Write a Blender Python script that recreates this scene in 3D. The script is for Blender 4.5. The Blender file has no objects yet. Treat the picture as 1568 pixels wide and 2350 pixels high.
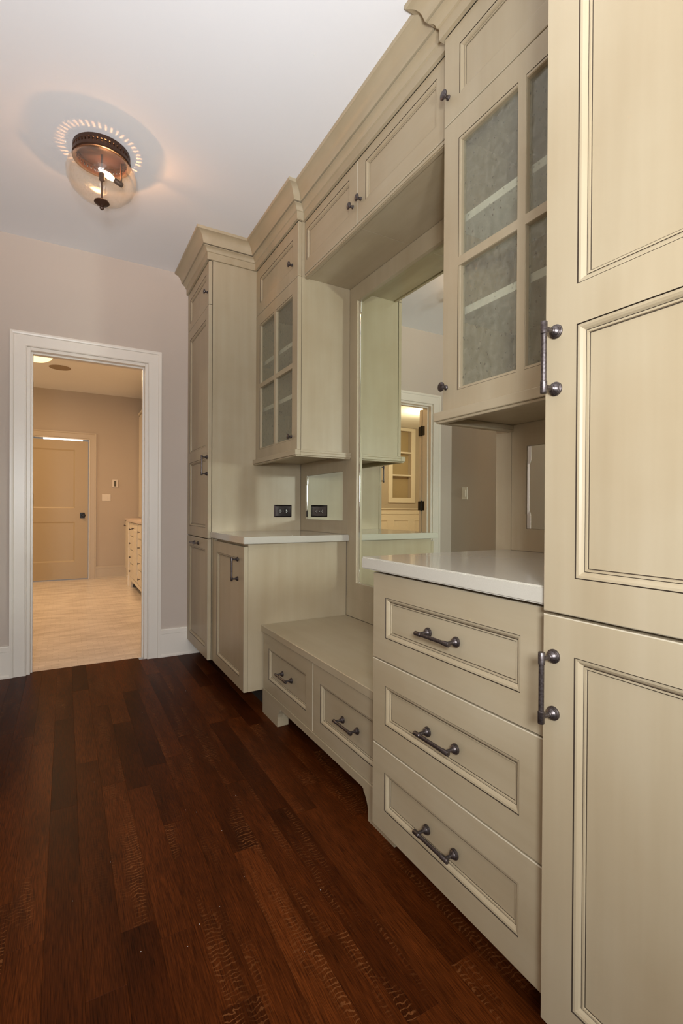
import bpy, bmesh, math, random
from mathutils import Matrix, Vector
random.seed(7)
sc = bpy.context.scene
COL = sc.collection

# ------------------------------------------------------------------ camera
F, PITCH, YAW, ROLL, CAMH = 1119.775, 0.0046765, 0.5153714, 0.0057601, 1.0565322
cam = bpy.data.cameras.new('camera'); cam_o = bpy.data.objects.new('camera', cam); COL.objects.link(cam_o)
cam.sensor_fit = 'VERTICAL'; cam.sensor_height = 36.0; cam.sensor_width = 24.0
cam.lens = F / 2350.0 * 36.0; cam.clip_start = 0.02
_f = Vector((math.sin(YAW), math.cos(YAW), 0)); _r = Vector((math.cos(YAW), -math.sin(YAW), 0)); _u = Vector((0, 0, 1))
f2 = _f * math.cos(PITCH) - _u * math.sin(PITCH); u2 = _u * math.cos(PITCH) + _f * math.sin(PITCH)
r2 = _r * math.cos(ROLL) + u2 * math.sin(ROLL); u3 = u2 * math.cos(ROLL) - _r * math.sin(ROLL)
cam_o.matrix_world = Matrix(((r2.x, u3.x, -f2.x, 0), (r2.y, u3.y, -f2.y, 0), (r2.z, u3.z, -f2.z, CAMH), (0, 0, 0, 1)))
sc.camera = cam_o
# ------------------------------------------------------------------ world, lights, exposure
w = bpy.data.worlds.new('world'); sc.world = w; w.use_nodes = True
w.node_tree.nodes['Background'].inputs[0].default_value = (0.75, 0.74, 0.72, 1)
w.node_tree.nodes['Background'].inputs[1].default_value = 0.25
sc.view_settings.view_transform = 'Standard'; sc.view_settings.look = 'None'
sc.view_settings.gamma = 1.0; sc.view_settings.use_curve_mapping = False
sc.view_settings.exposure = 0.0
sc.cycles.max_bounces = 9; sc.cycles.diffuse_bounces = 4; sc.cycles.adaptive_threshold = 0.03; sc.cycles.glossy_bounces = 5
sc.cycles.transparent_max_bounces = 16; sc.cycles.sample_clamp_indirect = 0.0; sc.cycles.blur_glossy = 0.0; sc.cycles.use_guiding = True
sc.cycles.caustics_reflective = True

def lamp(name, kind, loc, power, color, rot=None, **kw):
    d = bpy.data.lights.new(name, kind); d.energy = power; d.color = color
    for k, v in kw.items(): setattr(d, k, v)
    o = bpy.data.objects.new(name, d); COL.objects.link(o); o.location = loc
    if rot: o.rotation_euler = rot
    return o
# the photographer's flash on the camera's hot shoe: a beam down the passage and a bounce off the ceiling
lamp('bounce_flash', 'SPOT', (-0.02, -0.15, 1.32), 76, (0.93, 0.97, 1.0), (math.radians(168), 0, math.radians(-25)),
     spot_size=math.radians(120), spot_blend=1.0, shadow_soft_size=0.06)
lamp('direct_flash', 'SPOT', (-0.20, -0.42, 1.32), 138, (0.92, 0.96, 1.0), (math.radians(93), 0, math.radians(-16)),
     spot_size=math.radians(150), spot_blend=1.0, shadow_soft_size=0.14)
# added unseen fills behind the camera: a broad area lamp and an upward ceiling spot
lamp('rear_fill', 'AREA', (0.0, -3.85, 1.45), 55, (0.97, 0.98, 1.0), (math.radians(90), 0, 0),
     shape='RECTANGLE', size=2.4, size_y=1.8)
lamp('ceiling_fill', 'SPOT', (-0.25, -1.2, 0.40), 310, (0.97, 0.97, 1.0), (math.radians(140), 0, math.radians(6)),
     spot_size=math.radians(74), spot_blend=0.7, shadow_soft_size=0.12)

# ------------------------------------------------------------------ measured dimensions (metres)
XT, XD, XC, XU, XB, XBE, XW, XM = 0.776, 0.814, 0.789, 1.085, 1.123, 0.903, 1.411, 1.430
Y0, Y1, Y2, Y3, YF = 0.0, 0.607, 1.239, 2.43, 3.656          # tall | drawers | bench | base | (3.063) tall | far wall
YG = 3.063
H, ZK, ZC, ZS = 2.757, 0.109, 0.914, 0.451
XL = -0.455
YB, XLR, XLL, HL = 8.2, 1.35, -4.6, 2.775                    # the room beyond the doorway

# ------------------------------------------------------------------ materials
MATS = {}
def mat(name, color, rough=0.5, metal=0.0, spec=0.5, coat=0.0):
    m = bpy.data.materials.new(name); m.use_nodes = True
    b = m.node_tree.nodes['Principled BSDF']
    b.inputs['Base Color'].default_value = (*color, 1); b.inputs['Roughness'].default_value = rough
    b.inputs['Metallic'].default_value = metal; b.inputs['Specular IOR Level'].default_value = spec
    b.inputs['Coat Weight'].default_value = coat
    MATS[name] = m
    return m, m.node_tree, b
def N(nt, typ, **kw):
    n = nt.nodes.new(typ)
    for k, v in kw.items():
        if k.startswith('i_'):
            key = k[2:].replace('_', ' ')
            n.inputs[int(key) if key.isdigit() else key].default_value = v
        else: setattr(n, k, v)
    return n
def L(nt, a, b): nt.links.new(a, b)
def coords(nt, scale=(1, 1, 1), kind='Object'):
    tc = N(nt, 'ShaderNodeTexCoord'); mp = N(nt, 'ShaderNodeMapping'); mp.inputs['Scale'].default_value = scale
    L(nt, tc.outputs[kind], mp.inputs['Vector']); return mp.outputs['Vector']
def noise(nt, vec, scale, detail=3, rough=0.5, dist=0.0):
    n = N(nt, 'ShaderNodeTexNoise'); n.inputs['Scale'].default_value = scale; n.inputs['Detail'].default_value = detail
    n.inputs['Roughness'].default_value = rough; n.inputs['Distortion'].default_value = dist
    L(nt, vec, n.inputs['Vector']); return n.outputs['Fac']
def ramp(nt, fac, stops):
    r = N(nt, 'ShaderNodeValToRGB'); L(nt, fac, r.inputs['Fac'])
    while len(r.color_ramp.elements) < len(stops): r.color_ramp.elements.new(0.5)
    for e, (p, c) in zip(r.color_ramp.elements, stops):
        e.position = p; e.color = (*c, 1) if len(c) == 3 else c
    return r.outputs['Color']
def math_(nt, op, a, b=None, c=None):
    n = N(nt, 'ShaderNodeMath', operation=op)
    for i, v in enumerate((a, b, c)):
        if v is None: continue
        if isinstance(v, (int, float)): n.inputs[i].default_value = v
        else: L(nt, v, n.inputs[i])
    return n.outputs[0]
def mix(nt, fac, a, b, mode='MIX'):
    n = N(nt, 'ShaderNodeMix', data_type='RGBA', blend_type=mode)
    for s, v in ((n.inputs[0], fac), (n.inputs[6], a), (n.inputs[7], b)):
        if isinstance(v, (int, float)): s.default_value = v
        elif isinstance(v, tuple): s.default_value = (*v, 1)
        else: L(nt, v, s)
    return n.outputs[2]
def bump(nt, b, height, strength, dist):
    n = N(nt, 'ShaderNodeBump'); n.inputs['Strength'].default_value = strength; n.inputs['Distance'].default_value = dist
    L(nt, height, n.inputs['Height']); L(nt, n.outputs[0], b.inputs['Normal'])

PAINT_A, PAINT_B, PAINT_C = (0.430, 0.358, 0.240), (0.405, 0.333, 0.218), (0.455, 0.385, 0.266)
def paint(name, scale):
    m, nt, b = mat(name, PAINT_A, 0.38, spec=0.4)
    v = coords(nt, scale); n1 = noise(nt, v, 1.0, 4, 0.55); n2 = noise(nt, coords(nt, (2.2, 2.2, 2.2)), 1.0, 3, 0.6)
    c = ramp(nt, n1, [(0.30, PAINT_B), (0.52, PAINT_A), (0.75, PAINT_C)])
    c2 = ramp(nt, n2, [(0.35, (0.93, 0.90, 0.86)), (0.6, (1, 1, 1))])
    L(nt, mix(nt, 1.0, c, c2, 'MULTIPLY'), b.inputs['Base Color'])
    bump(nt, b, noise(nt, coords(nt, tuple(s * 6 for s in scale)), 1.0, 2), 0.06, 0.002)
    return m
PV = paint('glazed_paint_vertical', (14, 14, 0.9))
PH = paint('glazed_paint_horizontal', (14, 0.9, 14))
GLAZE, _, _ = mat('dark_glaze', (0.045, 0.030, 0.019), 0.5)
EDGE, _, _ = mat('rubbed_paint_edge', (0.52, 0.46, 0.34), 0.35)
TOE, _, _ = mat('toe_kick_shade', (0.02, 0.02, 0.02), 0.6)  # near-black puts the shade of the toe recess into the colour
INSIDE, _, _ = mat('cabinet_interior', (0.60, 0.55, 0.45), 0.45)
SHELFM, _, _ = mat('pale_shelf', (0.80, 0.79, 0.70), 0.4)
m, nt, b = mat('bronze_metal', (0.125, 0.108, 0.108), 0.36, 0.9)
n_ = noise(nt, coords(nt, (260, 260, 260)), 1.0, 2)
L(nt, ramp(nt, n_, [(0.35, (0.085, 0.07, 0.068)), (0.7, (0.17, 0.15, 0.15))]), b.inputs['Base Color'])
bump(nt, b, n_, 0.06, 0.0003); BRONZE = m
m, nt, b = mat('aged_copper', (0.055, 0.024, 0.013), 0.45, 0.35); COPPER = m
m, nt, b = mat('quartz_counter', (0.60, 0.555, 0.49), 0.09, spec=0.5)
n_ = noise(nt, coords(nt, (420, 420, 420)), 1.0, 2)
L(nt, ramp(nt, n_, [(0.3, (0.515, 0.485, 0.41)), (0.62, (0.535, 0.505, 0.43)), (0.85, (0.58, 0.55, 0.475))]), b.inputs['Base Color']); QUARTZ = m
MIRROR, _, _ = mat('silvered_mirror', (0.86, 0.915, 0.80), 0.0, 1.0)
BEVELM, _, _ = mat('mirror_bevel', (0.90, 0.93, 0.92), 0.06, 1.0)
def plaster(name, col, var=0.03):
    m, nt, b = mat(name, col, 0.75, spec=0.25)
    n1 = noise(nt, coords(nt, (1.3, 1.3, 1.3)), 1.0, 2)
    L(nt, ramp(nt, n1, [(0.3, tuple(c * (1 - var) for c in col)), (0.7, col)]), b.inputs['Base Color'])
    bump(nt, b, noise(nt, coords(nt, (180, 180, 180)), 1.0, 2), 0.05, 0.001); return m
WALL = plaster('wall_paint', (0.57, 0.485, 0.415))
CEIL = plaster('ceiling_paint', (0.86, 0.86, 0.87))
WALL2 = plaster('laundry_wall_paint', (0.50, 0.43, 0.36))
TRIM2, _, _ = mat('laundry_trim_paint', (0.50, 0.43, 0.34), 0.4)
TRIM, _, _ = mat('white_trim_paint', (0.80, 0.735, 0.645), 0.35)
DOORW, _, _ = mat('door_paint', (0.44, 0.345, 0.215), 0.4)
VANITY, _, _ = mat('vanity_paint', (0.76, 0.70, 0.60), 0.4)
MARBLE, _, _ = mat('pale_marble', (0.72, 0.60, 0.53), 0.2)
BLACK, _, _ = mat('black_hardware', (0.012, 0.010, 0.009), 0.35, 0.4)
OUTLETM, _, _ = mat('dark_chrome', (0.03, 0.022, 0.022), 0.08, 0.7)
OUTLETS, _, _ = mat('outlet_slot', (0.25, 0.24, 0.23), 0.3, 0.6)
PLASTIC, _, _ = mat('white_plastic', (0.72, 0.66, 0.58), 0.4)
GREYP, _, _ = mat('thermostat_screen', (0.09, 0.08, 0.05), 0.2)
GRILLE, _, _ = mat('speaker_grille', (0.33, 0.25, 0.17), 0.7)
DUST, _, _ = mat('plaster_crumb', (0.8, 0.78, 0.75), 0.8)
def emit(name, col, s):
    m = bpy.data.materials.new(name); m.use_nodes = True; nt = m.node_tree; nt.nodes.clear()
    e = N(nt, 'ShaderNodeEmission'); e.inputs[0].default_value = (*col, 1); e.inputs[1].default_value = s
    o = N(nt, 'ShaderNodeOutputMaterial'); L(nt, e.outputs[0], o.inputs[0]); return m
BULB = emit('bulb_glow', (1.0, 0.62, 0.26), 22)
DOME = emit('dome_glow', (1.0, 0.74, 0.34), 2.2)
DAY = emit('daylight_outside', (0.95, 1.0, 1.0), 3.0)

def seeded_glass(name, scale, haze, tint, spots):
    m = bpy.data.materials.new(name); m.use_nodes = True; nt = m.node_tree; nt.nodes.clear()
    out = N(nt, 'ShaderNodeOutputMaterial'); tr = N(nt, 'ShaderNodeBsdfTransparent'); tr.inputs[0].default_value = (*tint, 1)
    gl = N(nt, 'ShaderNodeBsdfGlossy'); gl.inputs['Roughness'].default_value = 0.12; gl.inputs['Color'].default_value = (0.9, 0.9, 0.88, 1)
    hz = N(nt, 'ShaderNodeBsdfDiffuse'); hz.inputs[0].default_value = (0.58, 0.55, 0.45, 1)
    dk = N(nt, 'ShaderNodeBsdfDiffuse'); dk.inputs[0].default_value = (0.17, 0.15, 0.11, 1)
    v = coords(nt, scale)
    nz = N(nt, 'ShaderNodeTexNoise'); nz.inputs['Scale'].default_value = 0.35; L(nt, v, nz.inputs['Vector'])
    vo = N(nt, 'ShaderNodeTexVoronoi'); vo.inputs['Scale'].default_value = 1.0
    ad = N(nt, 'ShaderNodeVectorMath', operation='ADD'); L(nt, v, ad.inputs[0]); L(nt, nz.outputs['Color'], ad.inputs[1]); L(nt, ad.outputs[0], vo.inputs['Vector'])
    sep = N(nt, 'ShaderNodeSeparateColor'); L(nt, vo.outputs['Color'], sep.inputs[0])
    rad = math_(nt, 'MULTIPLY', math_(nt, 'POWER', sep.outputs[0], 1.6), 0.33)
    sp = N(nt, 'ShaderNodeMapRange'); L(nt, math_(nt, 'SUBTRACT', rad, vo.outputs['Distance']), sp.inputs[0])
    sp.inputs[1].default_value = -0.04; sp.inputs[2].default_value = 0.14; sp.inputs[3].default_value = 0.0; sp.inputs[4].default_value = spots
    bp = N(nt, 'ShaderNodeBump'); bp.inputs['Strength'].default_value = 0.5; bp.inputs['Distance'].default_value = 0.004
    n2 = noise(nt, v, 0.8, 3); L(nt, n2, bp.inputs['Height']); L(nt, bp.outputs[0], gl.inputs['Normal'])
    lw = N(nt, 'ShaderNodeLayerWeight'); lw.inputs[0].default_value = 0.5; fr = math_(nt, 'MULTIPLY_ADD', math_(nt, 'POWER', lw.outputs['Facing'], 5.0), 0.5, 0.03)
    hf = N(nt, 'ShaderNodeMapRange'); L(nt, n2, hf.inputs[0]); hf.inputs[1].default_value = 0.3; hf.inputs[2].default_value = 0.7
    hf.inputs[3].default_value = haze * 0.7; hf.inputs[4].default_value = haze * 1.3
    a = N(nt, 'ShaderNodeMixShader'); L(nt, hf.outputs[0], a.inputs[0]); L(nt, tr.outputs[0], a.inputs[1]); L(nt, hz.outputs[0], a.inputs[2])
    c = N(nt, 'ShaderNodeMixShader'); L(nt, sp.outputs[0], c.inputs[0]); L(nt, a.outputs[0], c.inputs[1]); L(nt, dk.outputs[0], c.inputs[2])
    d = N(nt, 'ShaderNodeMixShader'); L(nt, fr, d.inputs[0]); L(nt, c.outputs[0], d.inputs[1]); L(nt, gl.outputs[0], d.inputs[2])
    L(nt, d.outputs[0], out.inputs[0]); return m
PANE = seeded_glass('seeded_pane', (60, 66, 50), 0.15, (0.91, 0.92, 0.88), 0.75)  # diffuse haze paints the room's pale reflection into the panes
BOWL = seeded_glass('seeded_bowl', (90, 90, 90), 0.03, (0.99, 0.985, 0.975), 0.10)

# dark stained oak, one tone per plank
m, nt, b = mat('stained_oak', (0.06, 0.02, 0.008), 0.38, spec=0.05)
oi = N(nt, 'ShaderNodeObjectInfo')
off = N(nt, 'ShaderNodeVectorMath', operation='SCALE'); cmb = N(nt, 'ShaderNodeCombineXYZ')
L(nt, oi.outputs['Random'], cmb.inputs[0]); L(nt, oi.outputs['Random'], cmb.inputs[1]); L(nt, cmb.outputs[0], off.inputs[0]); off.inputs['Scale'].default_value = 37.0
tc = N(nt, 'ShaderNodeTexCoord'); ad = N(nt, 'ShaderNodeVectorMath', operation='ADD')
L(nt, tc.outputs['Object'], ad.inputs[0]); L(nt, off.outputs[0], ad.inputs[1])
def mapped(scale):
    mp = N(nt, 'ShaderNodeMapping'); mp.inputs['Scale'].default_value = scale; L(nt, ad.outputs[0], mp.inputs['Vector']); return mp.outputs['Vector']
grain = noise(nt, mapped((430, 16, 1)), 1.0, 3, 0.6, 0.4)
broad = noise(nt, mapped((9, 1.6, 1)), 1.0, 3, 0.55)
wv = N(nt, 'ShaderNodeTexWave', wave_type='BANDS', bands_direction='Y'); wv.inputs['Scale'].default_value = 16.0
wv.inputs['Distortion'].default_value = 9.0; wv.inputs['Detail'].default_value = 3.0; wv.inputs['Detail Scale'].default_value = 1.4
L(nt, mapped((1.7, 1.5, 1)), wv.inputs['Vector'])
fl = N(nt, 'ShaderNodeMapRange'); L(nt, wv.outputs['Fac'], fl.inputs[0]); fl.inputs[1].default_value = 0.80; fl.inputs[2].default_value = 0.98
mk = N(nt, 'ShaderNodeMapRange'); L(nt, noise(nt, mapped((16, 2.2, 1)), 1.0, 2), mk.inputs[0]); mk.inputs[1].default_value = 0.50; mk.inputs[2].default_value = 0.64
sel = N(nt, 'ShaderNodeMapRange'); L(nt, math_(nt, 'FRACT', math_(nt, 'MULTIPLY', oi.outputs['Random'], 7.3)), sel.inputs[0]); sel.inputs[1].default_value = 0.35; sel.inputs[2].default_value = 0.6
fleck = math_(nt, 'MULTIPLY', math_(nt, 'MULTIPLY', fl.outputs[0], mk.outputs[0]), sel.outputs[0])
tone = ramp(nt, oi.outputs['Random'], [(0.0, (0.038, 0.0086, 0.0016)), (0.35, (0.053, 0.0124, 0.0023)), (0.7, (0.067, 0.0162, 0.0031)), (1.0, (0.086, 0.0215, 0.0043))])
c1 = mix(nt, 1.0, tone, ramp(nt, grain, [(0.28, (0.34, 0.31, 0.28)), (0.5, (1, 1, 1)), (0.74, (1.75, 1.7, 1.65))]), 'MULTIPLY')
c2 = mix(nt, 1.0, c1, ramp(nt, broad, [(0.3, (0.62, 0.6, 0.58)), (0.6, (1.15, 1.12, 1.1))]), 'MULTIPLY')
L(nt, mix(nt, math_(nt, 'MULTIPLY', fleck, 0.85), c2, (0.18, 0.066, 0.021)), b.inputs['Base Color'])
rr = N(nt, 'ShaderNodeMapRange'); L(nt, grain, rr.inputs[0]); rr.inputs[3].default_value = 0.32; rr.inputs[4].default_value = 0.48; L(nt, rr.outputs[0], b.inputs['Roughness'])
bump(nt, b, grain, 0.12, 0.0006); OAK = m
SUB, _, _ = mat('subfloor', (0.02, 0.01, 0.006), 0.8)
# small marble mosaic beyond the doorway: every tile a few pixels
m, nt, b = mat('marble_mosaic', (0.6, 0.5, 0.42), 0.22)
br = N(nt, 'ShaderNodeTexBrick'); br.inputs['Color1'].default_value = (0.80, 0.72, 0.64, 1); br.inputs['Color2'].default_value = (0.72, 0.64, 0.57, 1)
br.inputs['Mortar'].default_value = (0.66, 0.585, 0.515, 1); br.inputs['Scale'].default_value = 1.0
br.inputs['Brick Width'].default_value = 0.076; br.inputs['Row Height'].default_value = 0.038; br.inputs['Mortar Size'].default_value = 0.002
L(nt, coords(nt, (1, 1, 1)), br.inputs['Vector'])
n_ = noise(nt, coords(nt, (3, 9, 1)), 1.0, 4)
L(nt, mix(nt, 1.0, br.outputs['Color'], ramp(nt, n_, [(0.3, (0.82, 0.80, 0.78)), (0.6, (1.05, 1.05, 1.05))]), 'MULTIPLY'), b.inputs['Base Color']); MOSAIC = m

# ------------------------------------------------------------------ mesh helpers
class MB:
    """collects faces with material slots; build() links one mesh object"""
    def __init__(s): s.v = []; s.f = []; s.m = []; s.sm = []
    def quad(s, pts, m=0, smooth=False):
        i = len(s.v); s.v += [tuple(p) for p in pts]; s.f.append(tuple(range(i, i + len(pts)))); s.m.append(m); s.sm.append(smooth)
    def box(s, x0, x1, y0, y1, z0, z1, c=0.0, m=0):
        x0, x1 = min(x0, x1), max(x0, x1); y0, y1 = min(y0, y1), max(y0, y1); z0, z1 = min(z0, z1), max(z0, z1)
        bm = bmesh.new(); bmesh.ops.create_cube(bm, size=1.0)
        for v in bm.verts: v.co = Vector(((x0 + x1) / 2 + v.co.x * (x1 - x0), (y0 + y1) / 2 + v.co.y * (y1 - y0), (z0 + z1) / 2 + v.co.z * (z1 - z0)))
        if c: bmesh.ops.bevel(bm, geom=list(bm.edges), offset=c, segments=1 if c < 0.003 else 2, affect='EDGES')
        s.add(bm, m); bm.free()
    def add(s, bm, m=0, smooth=False):
        i = len(s.v); bm.verts.index_update(); s.v += [tuple(v.co) for v in bm.verts]
        for f in bm.faces: s.f.append(tuple(i + v.index for v in f.verts)); s.m.append(m); s.sm.append(smooth)
    def lathe(s, prof, org, axis, seg=24, m=0, smooth=True, sharp=False):
        ax = Vector(axis).normalized(); t = ax.orthogonal().normalized(); u = ax.cross(t); org = Vector(org)
        rings = []
        for r, h in prof:
            base = len(s.v)
            if r < 1e-6: s.v.append(tuple(org + ax * h)); rings.append([base])
            else:
                for k in range(seg):
                    a = 2 * math.pi * k / seg; s.v.append(tuple(org + ax * h + (t * math.cos(a) + u * math.sin(a)) * r))
                rings.append(list(range(base, base + seg)))
        for A, B in zip(rings, rings[1:]):
            for k in range(seg):
                k2 = (k + 1) % seg
                if len(A) == 1 and len(B) == 1: continue
                if len(A) == 1: f = (A[0], B[k], B[k2])
                elif len(B) == 1: f = (A[k], B[0], A[k2])
                else: f = (A[k], B[k], B[k2], A[k2])
                s.f.append(f); s.m.append(m); s.sm.append(smooth)
    def prism(s, poly, axis, a0, a1, m=0):
        """poly in the two other axes, extruded along axis from a0 to a1"""
        def P(p, a):
            return {'x': (a, p[0], p[1]), 'y': (p[0], a, p[1]), 'z': (p[0], p[1], a)}[axis]
        s.quad([P(p, a0) for p in poly], m); s.quad([P(p, a1) for p in reversed(poly)], m)
        for p, q in zip(poly, poly[1:] + poly[:1]): s.quad([P(p, a0), P(p, a1), P(q, a1), P(q, a0)], m)
    def build(s, name, mats, parent=None, weld=True):
        me = bpy.data.meshes.new(name)
        off = parent_world(parent)
        me.from_pydata([tuple(Vector(v) - off) for v in s.v], [], s.f)
        for mm in (mats if isinstance(mats, (list, tuple)) else [mats]): me.materials.append(mm)
        me.polygons.foreach_set('material_index', s.m); me.polygons.foreach_set('use_smooth', s.sm)
        bm = bmesh.new(); bm.from_mesh(me)
        if weld: bmesh.ops.remove_doubles(bm, verts=bm.verts, dist=1e-6)
        bmesh.ops.recalc_face_normals(bm, faces=bm.faces); bm.to_mesh(me); bm.free(); me.update()
        if any(s.sm): 
            try: me.set_sharp_from_angle(angle=math.radians(38))
            except Exception: pass
        o = bpy.data.objects.new(name, me); COL.objects.link(o)
        if parent: o.parent = parent
        return o
WORLD = {}
def parent_world(p):
    v = Vector((0, 0, 0))
    while p is not None: v = v + Vector(p.location); p = p.parent
    return v
def tag(o, label=None, cat=None, group=None, kind=None):
    if label: o['label'] = label
    if cat: o['category'] = cat
    if group: o['group'] = group
    if kind: o['kind'] = kind
    return o
def thing(name, label, cat, loc, group=None):
    o = bpy.data.objects.new(name, None); COL.objects.link(o); o.location = loc; o.empty_display_size = 0.05
    return tag(o, label, cat, group)
def struct(name, mb, m, parent=None):
    o = mb.build(name, m, parent)
    if parent is None: o['kind'] = 'structure'
    return o
def bx(*a, **k):
    mb = MB(); mb.box(*a, **k); return mb

# ------------------------------------------------------------------ doors, drawers, pulls, knobs
PROF = [(0.0, 0.0, 1), (0.0008, 0.0032, 1), (0.0017, 0.0016, 1), (0.0058, 0.0022, 0), (0.0095, 0.0048, 0), (0.0125, 0.0088, 1),
        (0.0130, 0.0098, 1), (0.0137, 0.0086, 1), (0.0170, 0.0086, 0), (0.0176, 0.0114, 1), (0.0188, 0.0116, 1), (0.0192, 0.0116, 0)]
GPROF = [(0.0, 0.0, 1), (0.0006, 0.0026, 1), (0.0013, 0.0012, 1), (0.0075, 0.0018, 0), (0.0095, 0.0045, 0), (0.0100, 0.014, 0)]
def front(name, parent, xf, y0, y1, z0, z1, th=0.021, openings=(), horiz=False, glass=False, panel_name='panel'):
    """a frame-and-panel front facing -x; openings: (ya, yb, za, zb) on a grid. Panels or panes are its children."""
    mb = MB(); c = 0.0018
    def P(y, z, d): return (xf + d, y, z)
    ys = sorted({y0 + c, y1 - c, *[o[0] for o in openings], *[o[1] for o in openings]})
    zs = sorted({z0 + c, z1 - c, *[o[2] for o in openings], *[o[3] for o in openings]})
    for ya, yb in zip(ys, ys[1:]):
        for za, zb in zip(zs, zs[1:]):
            cy, cz = (ya + yb) / 2, (za + zb) / 2
            if any(o[0] < cy < o[1] and o[2] < cz < o[3] for o in openings): continue
            mb.quad([P(ya, za, 0), P(yb, za, 0), P(yb, zb, 0), P(ya, zb, 0)])
    ring0 = [(y0 + c, z0 + c, 0), (y1 - c, z0 + c, 0), (y1 - c, z1 - c, 0), (y0 + c, z1 - c, 0)]
    ring1 = [(y0, z0, c), (y1, z0, c), (y1, z1, c), (y0, z1, c)]; ring2 = [(y0, z0, th), (y1, z0, th), (y1, z1, th), (y0, z1, th)]
    for A, B, mi in ((ring0, ring1, 2), (ring1, ring2, 0)):
        for k in range(4): mb.quad([P(*A[k]), P(*A[(k + 1) % 4]), P(*B[(k + 1) % 4]), P(*B[k])], mi)
    if not glass: mb.quad([P(*p) for p in ring2])
    o = None; kids = []
    for (a, b_, za, zb) in openings:
        prev = None
        pr = PROF if not glass else GPROF
        for k, (ins, d, mi) in enumerate(pr):
            q_ = [1 if (not glass or e) else 0.12 for e in (a == min(o[0] for o in openings), b_ == max(o[1] for o in openings), za == min(o[2] for o in openings), zb == max(o[3] for o in openings))]
            lp = [(a + ins * q_[0], za + ins * q_[2], d), (b_ - ins * q_[1], za + ins * q_[2], d), (b_ - ins * q_[1], zb - ins * q_[3], d), (a + ins * q_[0], zb - ins * q_[3], d)]
            if prev:
                for q in range(4): mb.quad([P(*prev[q]), P(*prev[(q + 1) % 4]), P(*lp[(q + 1) % 4]), P(*lp[q])], 1 if pr[k - 1][2] and pr[k][2] and (not glass or q_[(2, 1, 3, 0)[q]] == 1) else 0)
            prev = lp
        if glass:
            back = [(q[0], q[1], th) for q in prev]
            for q in range(4): mb.quad([P(*prev[q]), P(*prev[(q + 1) % 4]), P(*back[(q + 1) % 4]), P(*back[q])], 0)
        kids.append((prev, a, b_, za, zb))
    o = mb.build(name, [PH if horiz else PV, GLAZE, EDGE], parent)
    for prev, a, b_, za, zb in kids:
        d = pr[-1][1]; ya_, yb_, za_, zb_ = prev[0][0], prev[1][0], prev[0][1], prev[2][1]
        k = MB()
        if glass: k.box(xf + d, xf + d + 0.0012, ya_ - 0.001, yb_ + 0.001, za_ - 0.001, zb_ + 0.001)
        else: k.box(xf + d, xf + th - 0.002, ya_ - 0.001, yb_ + 0.001, za_ - 0.001, zb_ + 0.001)
        k.build('glass_pane' if glass else panel_name, PANE if glass else (PH if horiz else PV), o)
    return o
ROS = [(0.0128, 0.0), (0.0128, 0.0028), (0.0116, 0.0036), (0.0116, 0.0054), (0.0102, 0.0062), (0.0102, 0.0078), (0.0078, 0.0108), (0.0058, 0.0122), (0.0058, 0.0136), (0.0043, 0.0148), (0.0043, 0.034)]
def pull(parent, x, y, z, axis, cc=0.104):
    mb = MB(); s = cc / 2; o = 0.034
    ends = [(x, y, z - s), (x, y, z + s)] if axis == 'z' else [(x, y - s, z), (x, y + s, z)]
    for e in ends: mb.lathe(ROS, e, (-1, 0, 0), 20)
    Lh = s + 0.012; ax = (0, 0, 1) if axis == 'z' else (0, 1, 0)
    prof = [(0, -Lh), (0.0054, -Lh), (0.0060, -Lh + 0.0008), (0.0060, -Lh + 0.0215), (0.0054, -Lh + 0.0222), (0.0048, -Lh + 0.0226)]
    prof = prof + [(r, -h) for r, h in reversed(prof)]
    mb.lathe(prof, (x - o, y, z), ax, 16)
    return mb.build('pull_handle', BRONZE, parent)
KNB = [(0.0085, 0.0), (0.0085, 0.0025), (0.0055, 0.0055), (0.0052, 0.013), (0.0085, 0.0165), (0.0142, 0.0195), (0.0155, 0.0215), (0.0150, 0.0238), (0.0125, 0.0258), (0.0065, 0.0275), (0, 0.028)]
def knob(parent, x, y, z):
    mb = MB(); mb.lathe(KNB, (x, y, z), (-1, 0, 0), 22); return mb.build('knob', BRONZE, parent)

# ------------------------------------------------------------------ room shell
pl = MB(); pl.box(-3.0, 1.6, -4.0, YF + 0.06, -0.10, -0.021); floor = struct('floor', pl, SUB)
W = 0.0825; X0 = -0.042
known = {-1: [1.39, 1.65, 2.55], 0: [0.95, 1.97, 2.8], 1: [1.17, 2.28, 3.2], 2: [1.32, 2.05, 2.9], 3: [1.254, 1.98, 2.62],
         4: [1.01, 1.70, 2.12, 3.05], 5: [0.86, 2.16, 2.74], 6: [1.459, 2.33, 3.3], 7: [1.06, 1.84, 2.68], 8: [0.8, 1.6, 2.4, 3.1]}
rnd = random.Random(11)
for k in range(-6, 13):
    ends = known.get(k)
    if ends is None:
        y = rnd.uniform(0.3, 0.9); ends = []
        while y < YF - 0.3: ends.append(y); y += rnd.uniform(0.45, 1.1)
    ends = [-0.35] + [e for e in ends] + [YF + (0.0 if k < -2 or k > 5 else 0.055)]
    xa = max(X0 + W * k, XL); xb = min(X0 + W * (k + 1), 1.0)
    if xb - xa < 0.01: continue
    for a, b_ in zip(ends, ends[1:]):
        mb = MB(); dz = rnd.uniform(-0.0001, 0.0001)
        mb.box(xa + 0.00005, xb - 0.00005, a + 0.00005, b_ - 0.00005, -0.02, dz, 0.0003)
        mb.build('plank', OAK, floor)
fl2 = MB(); fl2.box(-3.0, XL, -4.0, YF, -0.021, -0.001); fl2.box(XL, 1.6, -4.0, -0.35, -0.021, -0.001); fl2.box(1.0, 1.6, -0.35, YF, -0.021, -0.001)
struct('floor_surround', fl2, OAK)
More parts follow.
